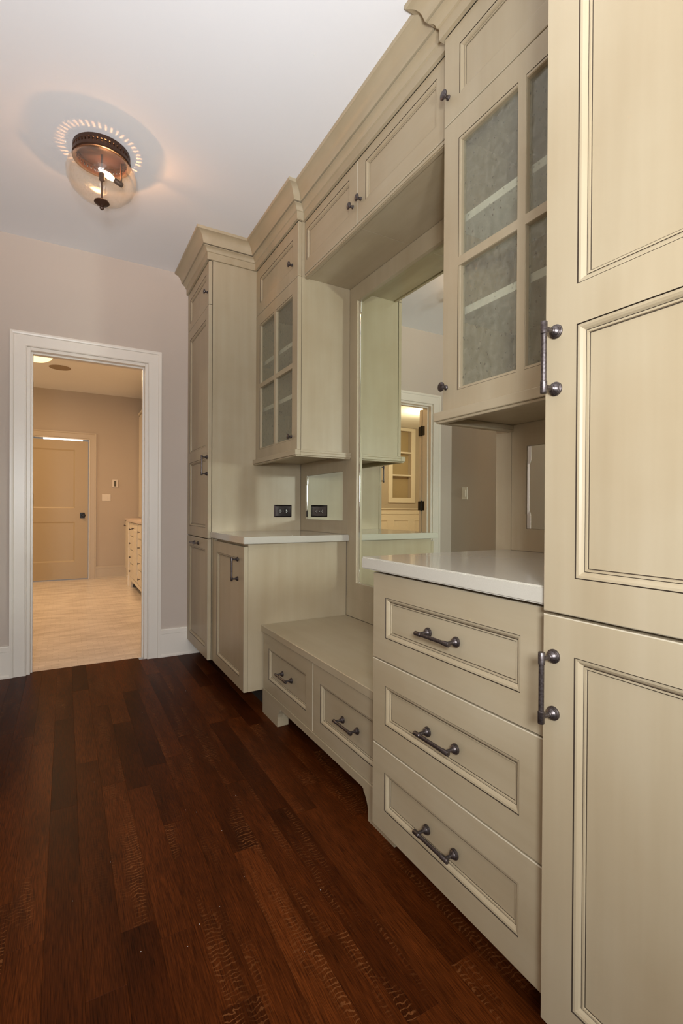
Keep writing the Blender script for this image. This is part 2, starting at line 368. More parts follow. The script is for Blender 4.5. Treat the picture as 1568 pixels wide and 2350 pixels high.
lf = MB(); lf.box(XLL, XLR + 0.1, YF + 0.056, YB + 0.1, -0.10, 0.0); struct('floor_laundry', lf, MOSAIC)
ce = MB(); ce.box(-3.0, 1.6, -4.0, YF + 0.12, H, H + 0.1); struct('ceiling', ce, CEIL)
ce = MB(); ce.box(XLL - .1, XLR + 0.1, YF + 0.12, YB + 0.1, HL, HL + 0.1); struct('ceiling_laundry', ce, CEIL)
# doorway wall with its opening
JL, JR, JT = -0.192, 0.484, 2.053
wf = MB(); wf.box(XL - 0.1, JL - 0.02, YF, YF + 0.12, 0, H); wf.box(JR + 0.02, 1.6, YF, YF + 0.12, 0, H); wf.box(JL - 0.02, JR + 0.02, YF, YF + 0.12, JT + 0.02, H)
struct('wall_far', wf, WALL)
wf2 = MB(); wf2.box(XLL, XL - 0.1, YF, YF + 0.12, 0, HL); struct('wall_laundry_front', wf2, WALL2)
wl = MB(); wl.box(XL - 0.1, XL, -0.6, YF, 0, H); struct('wall_left', wl, WALL)
wr = MB(); wr.box(XM + 0.012, 1.6, -4.0, YF, 0, H); struct('wall_right', wr, WALL)
wb = MB(); wb.box(-3.0, 1.6, -4.1, -4.0, 0, H); struct('wall_back', wb, WALL)
wb = MB(); wb.box(-3.1, -3.0, -4.0, -0.6, 0, H); wb.box(-3.0, XL - 0.1, -0.7, -0.6, 0, H); struct('wall_side', wb, WALL)
# laundry walls; the back wall has a doorway and the recess of the built-in shelves
DX0, DX1, DZ = -0.60, 0.305, 2.075
NX0, NX1, NZ0, NZ1 = -3.455, -2.975, 1.31, 2.70
wb = MB()
wb.box(DX1 + 0.02, XLR + 0.1, YB, YB + 0.12, 0, HL); wb.box(DX0 - 0.02, DX1 + 0.02, YB, YB + 0.12, DZ + 0.015, HL)
wb.box(NX1, DX0 - 0.02, YB, YB + 0.12, 0, HL); wb.box(XLL, NX0, YB, YB + 0.12, 0, HL); wb.box(NX0, NX1, YB, YB + 0.12, 0, NZ0); wb.box(NX0, NX1, YB, YB + 0.12, NZ1, HL)
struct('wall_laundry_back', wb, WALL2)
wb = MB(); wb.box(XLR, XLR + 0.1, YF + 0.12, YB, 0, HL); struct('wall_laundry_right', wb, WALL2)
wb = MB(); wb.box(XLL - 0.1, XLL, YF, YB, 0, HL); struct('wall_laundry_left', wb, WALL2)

# door casing: two legs and a head with backband and bead, plus jamb
def casing_profile(w_):  # (across from inner edge, out from wall)
    return [(0, 0), (0, 0.012), (0.004, 0.015), (0.008, 0.015), (0.010, 0.012), (0.066, 0.014), (0.070, 0.019), (0.078, 0.021), (w_, 0.021), (w_, 0)]
def casing(name, x0, x1, zt, yw, sgn, cm=None):
    """casing around an opening x0..x1, 0..zt on the wall face yw, sticking out towards sgn*y"""
    pr = casing_profile(0.088); root = thing_struct(name)
    legL, legR, head = MB(), MB(), MB(); n = len(pr)
    path = [((x0, 0), (-1, 0)), ((x0, zt), (-1, 1)), ((x1, zt), (1, 1)), ((x1, 0), (1, 0))]
    rows = [[(p[0][0] + p[1][0] * a, yw + sgn * d, p[0][1] + p[1][1] * a) for a, d in pr] for p in path]
    for mb, A, B in ((legL, rows[0], rows[1]), (head, rows[1], rows[2]), (legR, rows[2], rows[3])):
        for k in range(n - 1): mb.quad([A[k], A[k + 1], B[k + 1], B[k]])
        mb.quad(A); mb.quad(list(reversed(B)))
    for mb, nm in ((legL, 'casing_leg'), (head, 'casing_head'), (legR, 'casing_leg')): mb.build(nm, cm or TRIM, root)
    return root
def thing_struct(name):
    o = bpy.data.objects.new(name, None); COL.objects.link(o); o['kind'] = 'structure'; return o
t1 = casing('trim_1', JL - 0.02, JR + 0.02, JT + 0.02, YF, -1)
j = MB(); j.box(JL - 0.02, JL, YF, YF + 0.125, 0, JT + 0.02, 0.001); j.build('jamb', TRIM, t1)
j = MB(); j.box(JR, JR + 0.02, YF, YF + 0.125, 0, JT + 0.02, 0.001); j.build('jamb', TRIM, t1)
j = MB(); j.box(JL, JR, YF, YF + 0.125, JT, JT + 0.02, 0.001); j.build('jamb_head', TRIM, t1)
for a, b_ in ((JL, JL + 0.011), (JR - 0.011, JR)):
    j = MB(); j.box(a, b_, YF + 0.04, YF + 0.078, 0, JT - 0.0002, 0.001); j.build('door_stop', TRIM, t1)
j = MB(); j.box(JL + 0.0112, JR - 0.0112, YF + 0.04, YF + 0.078, JT - 0.011, JT - 0.0002, 0.001); j.build('door_stop', TRIM, t1)
casing('trim_2', JL - 0.02, JR + 0.02, JT + 0.02, YF + 0.12, 1)
t3 = casing('trim_3', DX0 - 0.012, DX1 + 0.012, DZ + 0.012, YB, -1, TRIM2)

def baseboard(name, pts, h=0.20, th=0.016, m=TRIM, shoe=True):
    """along a straight run (x0,y0)-(x1,y1); stands out to the left of the direction of travel"""
    (xa, ya), (xb, yb) = pts; d = Vector((xb - xa, yb - ya, 0)).normalized(); n = Vector((-d.y, d.x, 0))
    pr = [(0, 0), (0.022, 0), (0.022, 0.010), (0.014, 0.020), (th - 0.003, h - 0.045), (th - 0.003, h - 0.038), (th, h - 0.036), (th, h - 0.012), (th - 0.005, h - 0.009), (th - 0.006, h - 0.002), (0, h)]
    mb = MB()
    A = [tuple(Vector((xa, ya, z)) + n * o) for o, z in pr]; B = [tuple(Vector((xb, yb, z)) + n * o) for o, z in pr]
    for k in range(len(pr) - 1): mb.quad([A[k], A[k + 1], B[k + 1], B[k]])
    mb.quad(A); mb.quad(list(reversed(B)))
    return struct(name, mb, m)
baseboard('baseboard_far', ((1.0, YF), (JR + 0.108, YF)))
baseboard('baseboard_far_left', ((JL - 0.108, YF), (XL, YF)))
baseboard('baseboard_left', ((XL, YF), (XL, -0.6)))
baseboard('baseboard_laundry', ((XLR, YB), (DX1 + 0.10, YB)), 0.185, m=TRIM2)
# panelled dado of the room beyond, seen only in the mirror
wn = thing_struct('trim_4')
mb = MB(); mb.box(XLL, DX0 - 0.12, YB - 0.012, YB, 0.0, 0.98); mb.build('dado_board', TRIM, wn)
mb = MB(); mb.box(XLL, DX0 - 0.12, YB - 0.022, YB, 0.97, 1.07); mb.box(XLL, DX0 - 0.12, YB - 0.045, YB, 1.07, 1.092, 0.004); mb.build('chair_rail', TRIM, wn)
x = -4.45
while x < -1.2:
    mb = MB()
    for (a, b_, za, zb) in ((x, x + 0.38, 0.835, 0.855), (x, x + 0.38, 0.30, 0.32), (x, x + 0.02, 0.32, 0.835), (x + 0.36, x + 0.38, 0.32, 0.835)):
        mb.box(a, b_, YB - 0.022, YB - 0.012, za, zb, 0.003)
    mb.build('panel_molding', TRIM, wn); x += 0.53
# built-in shelves in that wall
ns = thing('wall_niche', 'cream built-in wall niche with two shelves, reflected in the big mirror', 'shelf', ((NX0 + NX1) / 2, YB, NZ0))
mb = MB(); e = 0.1
mb.box(NX0 - e, NX1 + e, YB - 0.02, YB, NZ1, NZ1 + 0.06, 0.002); mb.box(NX0 - e, NX1 + e, YB - 0.02, YB, NZ0 - e, NZ0, 0.002)
mb.box(NX0 - e, NX0, YB - 0.02, YB, NZ0, NZ1, 0.002); mb.box(NX1, NX1 + e, YB - 0.02, YB, NZ0, NZ1, 0.002); mb.build('frame', TRIM, ns)
mb = MB(); mb.box(NX0, NX1, YB + 0.10, YB + 0.118, NZ0, NZ1); mb.build('back_board', DOORW, ns)
for z in (1.775, 2.25):
    mb = MB(); mb.box(NX0 + 0.001, NX1 - 0.001, YB - 0.012, YB + 0.10, z - 0.016, z + 0.016, 0.002); mb.build('shelf', TRIM, ns)

# ------------------------------------------------------------------ doors of the setting
d1 = thing_struct('door_1'); d1.location = (JL, YF + 0.125, 0)
mb = MB(); mb.box(JL - 0.69, JL - 0.012, YF + 0.155, YF + 0.19, 0.012, JT - 0.004, 0.002); leaf = mb.build('door_leaf', TRIM, d1)
for z in (0.27, 1.10, 1.835):
    mb = MB(); mb.lathe([(0, -0.05), (0.0075, -0.05), (0.0075, 0.05), (0, 0.05)], (JL + 0.002, YF + 0.136, z), (0, 0, 1), 12)
    mb.box(JL - 0.001, JL + 0.003, YF + 0.094, YF + 0.134, z - 0.045, z + 0.045, 0.001)
    mb.box(JL - 0.013, JL + 0.001, YF + 0.150, YF + 0.19, z - 0.045, z + 0.045, 0.001); mb.build('hinge', BLACK, d1)
mb = MB(); mb.lathe([(0.022, 0), (0.022, 0.01), (0.010, 0.015), (0.010, 0.04), (0.026, 0.05), (0.026, 0.065), (0, 0.07)], (JL - 0.62, YF + 0.19, 0.95), (0, 1, 0), 16); mb.build('door_knob', BLACK, d1)
d2 = thing_struct('door_2'); d2.location = (DX0, YB, 0)
mb = MB()
mb.box(DX0 - 0.02, DX0, YB, YB + 0.12, 0, DZ + 0.015); mb.box(DX1, DX1 + 0.02, YB, YB + 0.12, 0, DZ + 0.015); mb.box(DX0, DX1, YB, YB + 0.12, DZ, DZ + 0.015); mb.build('jamb', TRIM, d2)
def y_front(name, parent, yf, x0, x1, z0, z1, th, openings, m, depth=0.008, ins=0.02):
    """panelled slab facing -y"""
    mb = MB(); xs = sorted({x0, x1, *[o[0] for o in openings], *[o[1] for o in openings]}); zs = sorted({z0, z1, *[o[2] for o in openings], *[o[3] for o in openings]})
    for a, b_ in zip(xs, xs[1:]):
        for c, d in zip(zs, zs[1:]):
            if any(o[0] < (a + b_) / 2 < o[1] and o[2] < (c + d) / 2 < o[3] for o in openings): continue
            mb.quad([(a, yf, c), (b_, yf, c), (b_, yf, d), (a, yf, d)])
    A = [(x0, z0), (x1, z0), (x1, z1), (x0, z1)]
    for k in range(4): mb.quad([(A[k][0], yf, A[k][1]), (A[(k + 1) % 4][0], yf, A[(k + 1) % 4][1]), (A[(k + 1) % 4][0], yf + th, A[(k + 1) % 4][1]), (A[k][0], yf + th, A[k][1])])
    mb.quad([(p[0], yf + th, p[1]) for p in A])
    for (a, b_, c, d) in openings:
        p1 = [(a, yf, c), (b_, yf, c), (b_, yf, d), (a, yf, d)]; p2 = [(a + ins, yf + depth, c + ins), (b_ - ins, yf + depth, c + ins), (b_ - ins, yf + depth, d - ins), (a + ins, yf + depth, d - ins)]
        for k in range(4): mb.quad([p1[k], p1[(k + 1) % 4], p2[(k + 1) % 4], p2[k]])
    o = mb.build(name, m, parent)
    for (a, b_, c, d) in openings:
        k = MB(); k.box(a + ins - .001, b_ - ins + .001, yf + depth, yf + th - 0.002, c + ins - .001, d - ins + .001); k.build('panel', m, o)
    return o
y_front('door_leaf', d2, YB + 0.03, DX0 + 0.004, DX1 - 0.008, 0.012, 2.052, 0.04, [(-0.42, 0.125, 1.055, 1.92), (-0.42, 0.125, 0.265, 0.855)], DOORW)
mb = MB(); mb.box(0.19, 0.255, YB + 0.022, YB + 0.03, 0.91, 0.99, 0.002); mb.lathe([(0.012, 0), (0.012, 0.03), (0.026, 0.04), (0.028, 0.055), (0.02, 0.065), (0, 0.067)], (0.235, YB + 0.022, 0.95), (0, -1, 0), 16); mb.build('door_knob', BLACK, d2)
mb = MB(); mb.box(-0.28, 0.225, YB + 0.075, YB + 0.08, 2.02, 2.074); mb.build('daylight_gap', DAY, d2)

# ------------------------------------------------------------------ tall cabinets
def tall(label, y0, y1, loc_y, near):
    t = thing('tall_cabinet', label, 'cabinet', ((XT + XW) / 2, (y0 + y1) / 2, 0))
    bf = XT + 0.025
    mb = MB(); mb.box(bf, XW - 0.001 if not near else XW - 0.001, y0 + 0.0005, y1 - 0.0005, ZK, 2.62, 0.001); mb.build('carcass', PV, t)
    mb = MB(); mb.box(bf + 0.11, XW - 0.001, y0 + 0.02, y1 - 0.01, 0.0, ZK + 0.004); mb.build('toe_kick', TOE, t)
    g = 0.0015; a, b_ = y0 + 0.002, y1 - 0.002
    pa, pb = a + 0.065, b_ - 0.064
    d = front('door', t, XT, a, b_, ZK, 0.866, openings=[(pa, pb, 0.177, 0.800)])
    if near: pull(d, XT, b_ - 0.024, 0.740, 'z')
    else: pull(d, XT, (a + b_) / 2, 0.829, 'y')
    d = front('door', t, XT, a, b_, 0.8715, 2.333, openings=[(pa, pb, 0.938, 1.383), (pa, pb, 1.453, 2.262)])
    pull(d, XT, (b_ - 0.024) if near else a + 0.145 - 0.121, 1.330, 'z')
    d = front('door', t, XT, a, b_, 2.337, 2.606, openings=[(pa, pb, 2.383, 2.545)])
    knob(d, XT, b_ - 0.03 if near else a + 0.03, 2.42)
    return t
tall('tall cream glazed cabinet nearest the camera, at the right edge of the photo', Y0, Y1, 0, True)
tall('tall cream cabinet standing beside the white-cased doorway, left end of the run', YG, YF - 0.001, 0, False)

# ------------------------------------------------------------------ base units
t = thing('drawer_cabinet', 'three-drawer cream base cabinet under the glossy counter beside the nearest tall cabinet', 'cabinet', ((XD + XW) / 2, (Y1 + Y2) / 2, 0))
mb = MB(); mb.box(XD + 0.024, XW - 0.001, Y1 + 0.0005, Y2 - 0.0005, ZK, ZC - 0.037, 0.001); mb.build('carcass', PV, t)
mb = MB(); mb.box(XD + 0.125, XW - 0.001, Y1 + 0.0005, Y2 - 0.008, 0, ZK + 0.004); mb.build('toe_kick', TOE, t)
for z0, z1 in ((0.614, 0.8685), (0.3605, 0.6105), (ZK, 0.357)):
    f = front('drawer', t, XD, Y1 + 0.002, Y2 - 0.001, z0, z1, openings=[(0.689, 1.1745, z0 + 0.068, z1 - 0.068)], horiz=True)
    pull(f, XD, 0.928, (z0 + z1) / 2 + 0.001, 'y', 0.103)
t = thing('base_cabinet', 'single-door cream base cabinet under the far counter, at the far end of the bench', 'cabinet', ((XD + XW) / 2, (Y3 + YG) / 2, 0))
mb = MB(); mb.box(XD + 0.010, XW - 0.001, Y3 + 0.0005, YG - 0.0005, ZK, ZC - 0.037, 0.001); mb.build('carcass', PV, t)
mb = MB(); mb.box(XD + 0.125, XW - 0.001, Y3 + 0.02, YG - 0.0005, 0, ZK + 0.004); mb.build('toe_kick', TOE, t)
mb = MB(); mb.box(XD - 0.010, XD + 0.011, YG - 0.046, YG - 0.001, ZK, ZC - 0.046, 0.0015); mb.build('filler_strip', PV, t)
f = front('door', t, XD - 0.012, Y3 + 0.001, YG - 0.05, ZK, 0.862, openings=[(Y3 + 0.077, YG - 0.05 - 0.064, 0.172, 0.797)])
pull(f, XD - 0.012, Y3 + 0.105, 0.738, 'z', 0.103)
def counter(label, y0, y1):
    mb = MB(); mb.box(XC, XW - 0.0005, y0, y1, ZC - 0.036, ZC, 0.0035)
    o = mb.build('countertop', QUARTZ); tag(o, label, 'countertop'); return o
counter('pale glossy quartz countertop on the three-drawer cabinet', Y1 + 0.001, 1.268)
counter('pale quartz countertop below the outlet, on the far one-door cabinet', 2.399, YG - 0.001)

# ------------------------------------------------------------------ bench
t = thing('storage_bench', 'low cream bench with two drawers and bracket feet under the big mirror', 'bench', ((XBE + XW) / 2, (Y2 + Y3) / 2, 0))
mb = MB(); mb.box(XBE + 0.024, XW - 0.001, Y2 + 0.0005, Y3 - 0.016, 0.112, ZS - 0.0325, 0.001); mb.build('carcass', PH, t)
mb = MB(); mb.box(XBE - 0.007, XW - 0.001, Y2 + 0.0005, Y3 - 0.0005, ZS - 0.0325, ZS, 0.002); mb.build('seat', PH, t)
for y0, y1 in ((Y2 + 0.001, 1.8275), (1.8305, Y3 - 0.019)):
    f = front('drawer', t, XBE, y0, y1, 0.128, ZS - 0.035, openings=[(y0 + 0.067, y1 - 0.073 + (0.006 if y0 < 1.5 else 0), 0.190, 0.348)], horiz=True)
    pull(f, XBE, (y0 + y1) / 2 - 0.012 if y0 < 1.5 else (y0 + y1) / 2 - 0.02, 0.274, 'y', 0.104)
ya, yb = Y2 + 0.001, Y3 - 0.019
def ogee(ys, sg):   # from the rail's underside down to the foot, foot inner edge at ys, towards the middle of the bench is +sg
    return [(ys, 0.0), (ys, 0.028), (ys + sg * 0.003, 0.048), (ys + sg * 0.011, 0.066), (ys + sg * 0.022, 0.080), (ys + sg * 0.030, 0.086), (ys + sg * 0.031, 0.093), (ys + sg * 0.040, 0.0965)]
poly = [(ya, 0.0)] + ogee(1.392, 1) + list(reversed(ogee(yb - 0.205, -1))) + [(yb, 0.0), (yb, 0.1265), (ya, 0.1265)]
mb = MB()
# the rail with its two bracket feet, as one shaped board
top = 0.1265; low = poly[1:-3]
mb.quad([(XBE - 0.004, ya, 0), (XBE - 0.004, low[0][0], 0), (XBE - 0.004, low[0][0], top), (XBE - 0.004, ya, top)])
for p, q in zip(low, low[1:]): mb.quad([(XBE - 0.004, p[0], p[1]), (XBE - 0.004, q[0], q[1]), (XBE - 0.004, q[0], top), (XBE - 0.004, p[0], top)])
mb.quad([(XBE - 0.004, low[-1][0], 0), (XBE - 0.004, yb, 0), (XBE - 0.004, yb, top), (XBE - 0.004, low[-1][0], top)])
xb2 = XBE + 0.020
for p, q in zip(poly, poly[1:] + poly[:1]): mb.quad([(XBE - 0.004, p[0], p[1]), (XBE - 0.004, q[0], q[1]), (xb2, q[0], q[1]), (xb2, p[0], p[1])], 0)
mb.build('base_rail', PH, t)
for a, b_ in ((ya, 1.392), (yb - 0.205, yb)):
    mb = MB(); mb.box(XBE + 0.0205, XBE + 0.055, a + 0.001, b_ - 0.001, 0, 0.111, 0.001); mb.build('foot_block', PH, t)
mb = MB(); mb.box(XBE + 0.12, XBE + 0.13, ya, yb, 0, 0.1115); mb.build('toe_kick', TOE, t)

# ------------------------------------------------------------------ wall cabinets with seeded glass doors
def wall_cab(label, y0, y1, near):
    t = thing('glass_cabinet', label, 'cabinet', ((XU + XW) / 2, (y0 + y1) / 2, 1.376))
    bf = XU + 0.024; th = 0.018; zb, zt = 1.366, 2.62
    mb = MB()
    mb.box(bf, XW - 0.001, y0 + 0.0005, y0 + th, zb, zt, 0.001); mb.box(bf, XW - 0.001, y1 - th, y1 - 0.0005, zb, zt, 0.001)
    mb.box(bf, XW - 0.001, y0 + th, y1 - th, zb, zb + th); mb.box(bf, XW - 0.001, y0 + th, y1 - th, 2.30, 2.318); mb.box(bf, XW - 0.001, y0 + th, y1 - th, zt - th, zt)
    mb.box(XW - 0.012, XW - 0.001, y0 + th, y1 - th, zb + th, 2.30)
    mb.build('carcass', PV, t)
    for z in (1.6985, 1.996):
        mb = MB(); mb.box(bf + 0.008, XW - 0.013, y0 + th + 0.001, y1 - th - 0.001, z - 0.0125, z + 0.0125, 0.001); mb.build('shelf', SHELFM, t)
    a, b_ = y0 + 0.002, y1 - 0.0005 if near else y1 - 0.002
    if not near: a = y0 - 0.0
    s = 0.068; g = 0.0135; ym = (a + b_) / 2 + (0.0 if near else 0.0); zm = 1.848
    oa, ob, oz0, oz1 = a + s, b_ - s - 0.001, 1.440, 2.240
    f = front('glass_door', t, XU, a, b_, 1.382, 2.3125, openings=[(oa, ym - g, oz0, zm - g), (ym + g, ob, oz0, zm - g), (oa, ym - g, zm + g, oz1), (ym + g, ob, zm + g, oz1)], glass=True)
    knob(f, XU, (b_ - 0.018) if near else a + 0.075, 1.458)
    f = front('door', t, XU, a, b_, 2.316, 2.606, openings=[(a + s, b_ - s - 0.002, 2.380, 2.538)], panel_name='panel')
    knob(f, XU, (b_ - 0.02) if near else a + 0.078, 2.402)
    # light rail under the cabinet
    r0, r1 = 1.342, 1.3655; o = 0.020
    mb = MB(); e0, e1 = (y0 + 0.0005, y1 + o) if near else (y0 - o, y1 - 0.0005)
    ys = y1 if near else y0; sg = 1 if near else -1
    for (p, z0_, z1_) in ((0.0, 1.350, 1.3785), (0.006, r0, 1.350)):
        mb.box(XU - o + p, XU + 0.012, e0 + (p if not near else 0), e1 - (p if near else 0), z0_, z1_, 0.0018)
    mb.box(XU + 0.012, XW - 0.001, ys + sg * (o - 0.006), ys - sg * 0.012, r0, 1.350, 0.0015)
    mb.box(XU + 0.012, XW - 0.001, ys + sg * o, ys - sg * 0.012, 1.350, r1, 0.0015)
    mb.box(XU + 0.012, XW - 0.001, ys + sg * o, ys + sg * 0.0002, r1, 1.3785, 0.0015)
    mb.build('light_rail', PH, t)
    return t
wall_cab('cream wall cabinet with seeded-glass door above the near counter', Y1, 1.243, True)
wall_cab('cream wall cabinet with seeded-glass door above the far counter', 2.405, YG, False)
# ------------------------------------------------------------------ bridge cabinet over the mirror
YBA, YBB = 1.2435, 2.4045
t = thing('bridge_cabinet', 'shallow two-door cream bridge cabinet spanning above the big mirror', 'cabinet', ((XB + XW) / 2, (YBA + YBB) / 2, 2.305))
for a, b_ in ((YBA, 1.8565), (1.8575, YBB)):
    mb = MB(); mb.box(XB + 0.024, XW - 0.0005, a + 0.0003, b_ - 0.0003, 2.310, 2.62, 0.0006); mb.build('carcass', PH, t)
mb = MB(); mb.box(XB + 0.001, XB + 0.0235, YBA + 0.0005, YBB - 0.0005, 2.305, 2.3245, 0.004); mb.build('bottom_rail', PH, t)
for a, b_, k in ((YBA + 0.001, 1.8555, 1), (1.8585, YBB - 0.001, -1)):
    f = front('door', t, XB, a, b_, 2.326, 2.606, openings=[(a + 0.068 + (0.014 if k > 0 else 0), b_ - 0.066 + (0.04 if k < 0 else 0), 2.394, 2.561)], horiz=True)
    knob(f, XB, 1.827 if k > 0 else 1.895, 2.418)

# ------------------------------------------------------------------ mirrors and their panels (x = XW is the panel face)
def notch_strip(y, z0, z1, sg, wide=0.013, slim=0.007, n=0.05):
    """bevelled edge strip of a mirror: wide at both ends, slim between, tilted a little"""
    return [(y, z0), (y + sg * wide, z0), (y + sg * wide, z0 + n), (y + sg * slim, z0 + n + 0.012), (y + sg * slim, z1 - n - 0.012), (y + sg * wide, z1 - n), (y + sg * wide, z1), (y, z1)]
def mirror_panel(name, label, y0, y1, z0, z1, my0, my1, mz0, mz1, cat, n, grooves=(), xm=XM):
    t = thing(name, label, cat, (XW, (y0 + y1) / 2, z0)); xb_ = xm + 0.010
    mb = MB()
    for (a, b_, c, d) in ((y0, my0, z0, z1), (my1, y1, z0, z1), (my0, my1, z0, mz0), (my0, my1, mz1, z1)):
        mb.quad([(XW, a, c), (XW, b_, c), (XW, b_, d), (XW, a, d)])
    O = [(y0, z0), (y1, z0), (y1, z1), (y0, z1)]; I = [(my0, mz0), (my1, mz0), (my1, mz1), (my0, mz1)]
    e = 0.002
    for k in range(4):
        k2 = (k + 1) % 4
        mb.quad([(XW, *O[k]), (XW, *O[k2]), (xb_, *O[k2]), (xb_, *O[k])]); mb.quad([(XW, *I[k]), (XW, *I[k2]), (xb_, *I[k2]), (xb_, *I[k])])
    mb.quad([(xb_, *p) for p in O])
    mb.build('frame', PV, t)
    for (a, b_, c, d) in grooves:
        g = MB(); g.box(XW - 0.003, XW - 0.0001, a, b_, c, d, 0.0012); g.build('raised_strip', PV, t)
    mb = MB(); mb.box(xm, xm + 0.006, my0 + 0.0005, my1 - 0.0005, mz0 + 0.0005, mz1 - 0.0005); mb.build('mirror_glass', MIRROR, t)
    for y, sg in ((my0 + 0.001, 1), (my1 - 0.001, -1)):
        pts = notch_strip(y, mz0 + 0.001, mz1 - 0.001, sg, n=n); mb = MB()
        P = [(xm - 0.0035 if abs(p[0] - y) < 1e-6 else xm - 0.0006, *p) for p in pts]; Q = [(xm - 0.0001, *p) for p in pts]
        # strip faces between the outer edge and the shaped inner edge
        def row(i, j): return [P[0] if i == 1 else (xm - 0.0035, y, P[i][2]), (xm - 0.0035, y, P[j][2]), P[j], P[i]]
        for i in range(1, 6): mb.quad([(xm - 0.0035, y, P[i][2]), (xm - 0.0035, y, P[i + 1][2]), P[i + 1], P[i]])
        for i in range(8): mb.quad([P[i], P[(i + 1) % 8], Q[(i + 1) % 8], Q[i]])
        mb.build('bevel_strip', BEVELM, t)
    return t
mirror_panel('mirror_panel', 'tall framed wall mirror above the bench, greenish glass', Y2 + 0.001, Y3 - 0.001, ZS + 0.0005, 2.3097, 1.312, 2.326, 0.648, 2.220, 'mirror', 0.06,
             grooves=((Y2 + 0.003, Y3 - 0.003, ZS + 0.002, 0.559),))
mirror_panel('backsplash_panel', 'panel with small mirror between near counter and glass cabinet', Y1 + 0.001, Y2 - 0.001, ZC + 0.0005, 1.3655, 0.690, 1.172, 0.993, 1.284, 'mirror', 0.05,
             grooves=((1.1735, 1.1785, 1.045, 1.235),), xm=XW + 0.006)
mirror_panel('backsplash_panel', 'panel with small mirror reflecting the outlet above the far counter', Y3 + 0.001, YG - 0.001, ZC + 0.0005, 1.3655, 2.476, 2.978, 0.992, 1.281, 'mirror', 0.05,
             grooves=((2.980, 2.985, 1.045, 1.235),), xm=XW + 0.006)

# ------------------------------------------------------------------ crown
CP = [(0.0, 2.6085), (0.013, 2.6085), (0.013, 2.650), (0.019, 2.652), (0.021, 2.660), (0.025, 2.668), (0.033, 2.674), (0.040, 2.676), (0.040, 2.6795), (0.037, 2.680),
      (0.037, 2.6835), (0.046, 2.684), (0.049, 2.694), (0.053, 2.708), (0.060, 2.722), (0.070, 2.733), (0.082, 2.740), (0.092, 2.742), (0.095, 2.746), (0.095, H)]
path = [(XT, Y0), (XT, Y1), (XU, Y1), (XU, 1.243), (XB, 1.243), (XB, 2.405), (XU, 2.405), (XU, YG), (XT, YG), (XT, YF - 0.001)]
t = thing('cabinet_crown', 'stepped cream crown moulding running along the cabinet tops to the ceiling', 'molding', (XU, 1.8, 2.6085))
def nrm(a, b_):
    d = Vector((b_[0] - a[0], b_[1] - a[1])).normalized(); return Vector((-d.y, d.x))    # outward = -x when walking +y
ns_ = [nrm(a, b_) for a, b_ in zip(path, path[1:])]
def offs(i, d):
    p = Vector(path[i])
    if i == 0: return p + ns_[0] * d
    if i == len(path) - 1: return p + ns_[-1] * d
    n1, n2 = ns_[i - 1], ns_[i]
    m_ = n1 + n2
    return p + m_ * (d / m_.dot(n1))
for i in range(len(path) - 1):
    if (Vector(path[i + 1]) - Vector(path[i])).length < 0.2 and i in (3, 5): pass
    mb = MB(); rows = [[(*offs(j, d), z) for d, z in CP] for j in (i, i + 1)]
    for k in range(len(CP) - 1):
        g = 1 if k in (8, 9) else 0
        mb.quad([rows[0][k], rows[0][k + 1], rows[1][k + 1], rows[1][k]], g, True)
    # flat back so that each length is solid
    back = [(*offs(j, -0.0), z) for j in (i, i + 1) for z in (2.6085, H)]
    mb.quad([back[0], back[2], back[3], back[1]])
    mb.build('crown_section', [PH if abs(path[i][0] - path[i + 1][0]) < 1e-6 else PH, GLAZE], t)

# ------------------------------------------------------------------ outlet on the far tall cabinet's side
t = thing('outlet', 'dark chrome outlet plate on the side of the far tall cabinet', 'outlet', (1.279, YG - 0.003, 1.045))
mb = MB(); x0, x1, z0, z1 = 1.2155, 1.3425, 1.0035, 1.0865
a = [(x0, z0), (x1, z0), (x1, z1), (x0, z1)]; b_ = [(x0 + 0.009, z0 + 0.009), (x1 - 0.009, z0 + 0.009), (x1 - 0.009, z1 - 0.009), (x0 + 0.009, z1 - 0.009)]
for k in range(4):
    k2 = (k + 1) % 4
    mb.quad([(a[k][0], YG - 0.0002, a[k][1]), (a[k2][0], YG - 0.0002, a[k2][1]), (a[k2][0], YG - 0.002, a[k2][1]), (a[k][0], YG - 0.002, a[k][1])])
    mb.quad([(a[k][0], YG - 0.002, a[k][1]), (a[k2][0], YG - 0.002, a[k2][1]), (b_[k2][0], YG - 0.006, b_[k2][1]), (b_[k][0], YG - 0.006, b_[k][1])])
mb.quad([(p[0], YG - 0.006, p[1]) for p in b_]); mb.build('plate', OUTLETM, t)
for cx in (1.2565, 1.3015):
    mb = MB(); mb.lathe([(0, 0.0015), (0.0155, 0.0015), (0.0165, 0)], (cx, YG - 0.006, 1.045), (0, -1, 0), 20); s = mb.build('socket_face', OUTLETM, t)
    mb = MB()
    mb.box(cx - 0.001, cx + 0.001, YG - 0.0082, YG - 0.0074, 1.047, 1.054); mb.box(cx - 0.001, cx + 0.001, YG - 0.0082, YG - 0.0074, 1.035, 1.042); mb.box(cx + 0.007, cx + 0.010, YG - 0.0082, YG - 0.0074, 1.043, 1.047)
    mb.build('slots', OUTLETS, s)
mb = MB(); mb.lathe([(0, 0.001), (0.0022, 0.0008), (0.003, 0)], (1.279, YG - 0.006, 1.045), (0, -1, 0), 10); mb.build('screw', OUTLETS, t)

